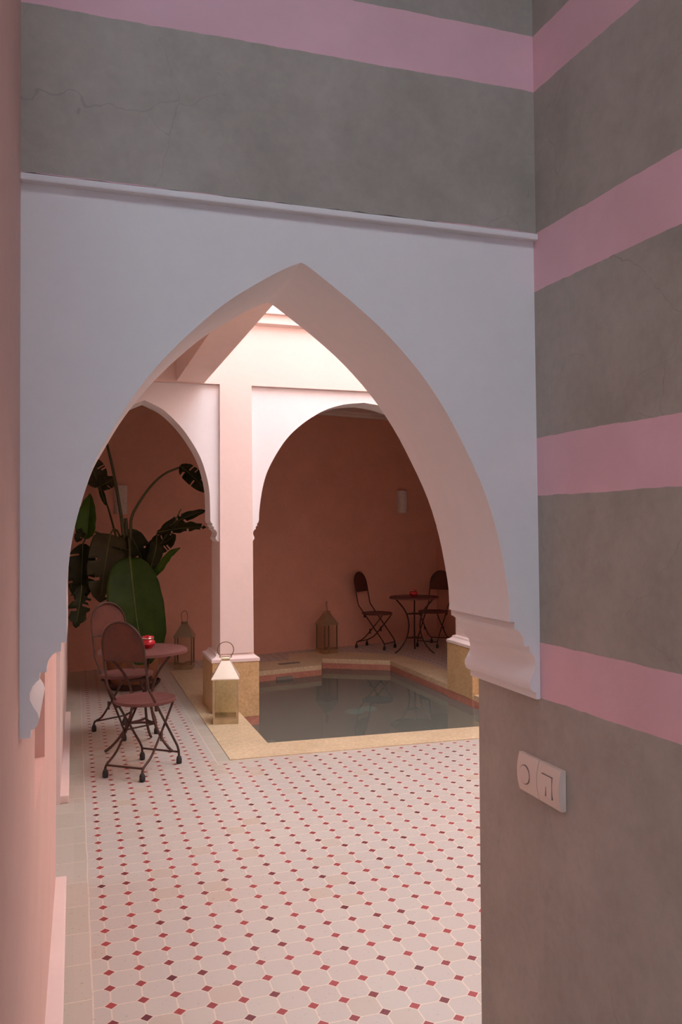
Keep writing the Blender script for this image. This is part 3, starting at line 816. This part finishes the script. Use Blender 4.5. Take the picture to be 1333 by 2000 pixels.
leaf([(.07, 8.22, 1.03), (.052, 8.16, .87), (.014, 8.12, .64)], .105, 'leafB', .15, (0, -1, .1), tears=5, seed=4, lobes=4)
leaf([(.147, 8.45, 1.91), (.137, 8.38, 1.731), (.127, 8.36, 1.606), (.118, 8.36, 1.47)], .125, 'leafC', .55, (-.45, -1, .1), seed=5,
     prof=[(0, .1), (.2, .55), (.45, .9), (.7, 1), (.88, .75), (1, .1)])
leaf([(.231, 8.7, 1.987), (.21, 8.66, 2.073), (.169, 8.6, 2.171), (.10, 8.55, 2.27)], .125, 'leafD', .1, (.1, -1, -.2), tears=3, seed=6)
leaf([(.231, 8.7, 1.985), (.285, 8.65, 2.02), (.345, 8.60, 2.05), (.385, 8.58, 2.09)], .075, 'leafD', .1, (.1, -1, -.2), tears=1, seed=16)
leaf([(.98, 8.1, 2.175), (1.053, 8.05, 2.108), (1.13, 8.0, 2.030), (1.235, 7.95, 1.915)], .100, 'leafB', .55, (-.35, -1, .2), tears=3, seed=7, curl=.2)
leaf([(.779, 8.3, 1.527), (.907, 8.2, 1.552), (1.068, 8.1, 1.575), (1.220, 8.0, 1.575)], .080, 'leafB', .5, (0, -.8, .7), tears=3, seed=8, curl=.3)
leaf([(.813, 8.5, 1.501), (.915, 8.5, 1.588), (1.069, 8.5, 1.671), (1.299, 8.5, 1.756)], .055, 'leafB', .4, (0, -1, .4), tears=2, seed=9)
leaf([(.709, 8.26, 1.10), (.775, 8.18, 1.16), (.818, 8.15, 1.229), (.881, 8.1, 1.319), (.975, 8.05, 1.380)], .040, 'leafC', .3, (.3, -1, .1), seed=10)
leaf([(.689, 8.35, 1.28), (.773, 8.35, 1.375), (.871, 8.33, 1.435), (.960, 8.3, 1.505)], .095, 'leafB', .3, (-.2, -1, .1), tears=3, seed=11)
leaf([(.51, 8.50, 1.56), (.565, 8.5, 1.45), (.63, 8.5, 1.31), (.67, 8.50, 1.16)], .120, 'leafB', .2, (.1, -1, .1), tears=1, seed=12)
leaf([(.237, 8.40, 2.737), (.22, 8.32, 2.86), (.17, 8.18, 2.90), (.13, 8.0, 2.82)], .12, 'leafA', .3, (0, -1, .4), tears=2, seed=13)
leaf([(.47, 8.30, 1.50), (.43, 8.22, 1.36), (.40, 8.18, 1.15), (.385, 8.18, .95)], .110, 'leafB', .25, (0, -1, .1), tears=2, seed=14)
leaf([(.78, 8.32, 1.50), (.76, 8.25, 1.36), (.72, 8.22, 1.22), (.69, 8.22, 1.10)], .075, 'leafB', .3, (.2, -1, .1), tears=2, seed=15)
leaf([(.245, 8.6, 1.98), (.275, 8.55, 1.88), (.300, 8.52, 1.80)], .028, 'leafB', .3, (0, -1, .1), seed=17)
leaf([(.10, 8.38, 1.545), (.06, 8.32, 1.52), (.02, 8.28, 1.44)], .05, 'leafB', .3, (0, -1, .2), tears=2, seed=18)

# ------------------------------------------------------------------ unseen rest of the passage, shaped for the light
bm = bm_new(); box(bm, -3.5, 1.30, -3.5, -3.3, 0, 3.9); struct('wall_behind', bm, M['coolbounce'])
bm = bm_new(); box(bm, -3.5, -3.3, -3.3, 3.6, 0, 8.2); box(bm, -3.5, -3.3, 3.6, 4.95, 0, .9); box(bm, -3.5, -3.3, 3.6, 4.95, 2.4, 8.2); box(bm, -3.3, -.30, 4.95, 5.15, 0, 4.4); struct('wall_left_sun_block', bm, M['hallpink'])  # unseen wall raised to block the sun, window gap added for side light
bm = bm_new(); box(bm, -3.3, -.30, 1.2, 1.4, 0, 3.9); struct('wall_light_partition', bm, M['hallpink'])  # unseen, added to keep light-well daylight out of the passage
# unseen roof added to dim the passage, its opening sized for brightness
SX0, SX1, SY0, SY1 = -2.1, .7, -.95, .0
bm = bm_new()
box(bm, -3.5, SX0, -3.5, 1.4, 3.9, 4.1); box(bm, SX1, 1.30, -3.5, 1.62, 3.9, 4.1)
box(bm, SX0, SX1, -3.5, SY0, 3.9, 4.1); box(bm, SX0, SX1, SY1, 1.62, 3.9, 4.1); box(bm, -3.3, -.30, 1.4, 4.95, 3.0, 3.2)  # last slab is an unseen roof added to darken the doorway
struct('ceiling_light_block', bm, M['coolbounce'])

# ------------------------------------------------------------------ light: bright sky, low warm sun on the upper court walls
w = bpy.data.worlds.new('sky'); scene.world = w; w.use_nodes = True
nt = w.node_tree; bg = nt.nodes['Background']
bg.inputs[0].default_value = (.87, .95, 1.05, 1); bg.inputs[1].default_value = 6.9
sl = bpy.data.lights.new('sun', 'SUN'); so = bpy.data.objects.new('sun', sl); COL.objects.link(so)
sl.energy = 8; sl.color = (1, .86, .74); sl.angle = .01
so.rotation_euler = Vector((.70, .03, -.68)).to_track_quat('-Z', 'Y').to_euler(); so.location = (-3, 3, 8)

# ------------------------------------------------------------------ camera
F_PX = 1608.72
yaw, pitch, roll = .31348269, .0208555, .00545704
f = Vector((math.sin(yaw)*math.cos(pitch), math.cos(yaw)*math.cos(pitch), math.sin(pitch)))
r = Vector((math.cos(yaw), -math.sin(yaw), 0)); d = f.cross(r)
c, s = math.cos(roll), math.sin(roll)
rr = c*r+s*d; dd = -s*r+c*d
cam = bpy.data.cameras.new('camera'); co = bpy.data.objects.new('camera', cam); COL.objects.link(co)
m = Matrix((( rr.x, -dd.x, -f.x), (rr.y, -dd.y, -f.y), (rr.z, -dd.z, -f.z))).to_4x4()
m.translation = Vector((0, 0, 1.55)); co.matrix_world = m
cam.sensor_fit = 'VERTICAL'; cam.sensor_height = 24; cam.lens = F_PX/2000*24; cam.clip_start = .02
scene.camera = co
scene.view_settings.view_transform = 'Standard'; scene.view_settings.look = 'None'
scene.view_settings.exposure = 0; scene.view_settings.gamma = 1; scene.view_settings.use_curve_mapping = False
scene.cycles.use_denoising = True
scene.cycles.max_bounces = 10; scene.cycles.diffuse_bounces = 6; scene.cycles.transparent_max_bounces = 16
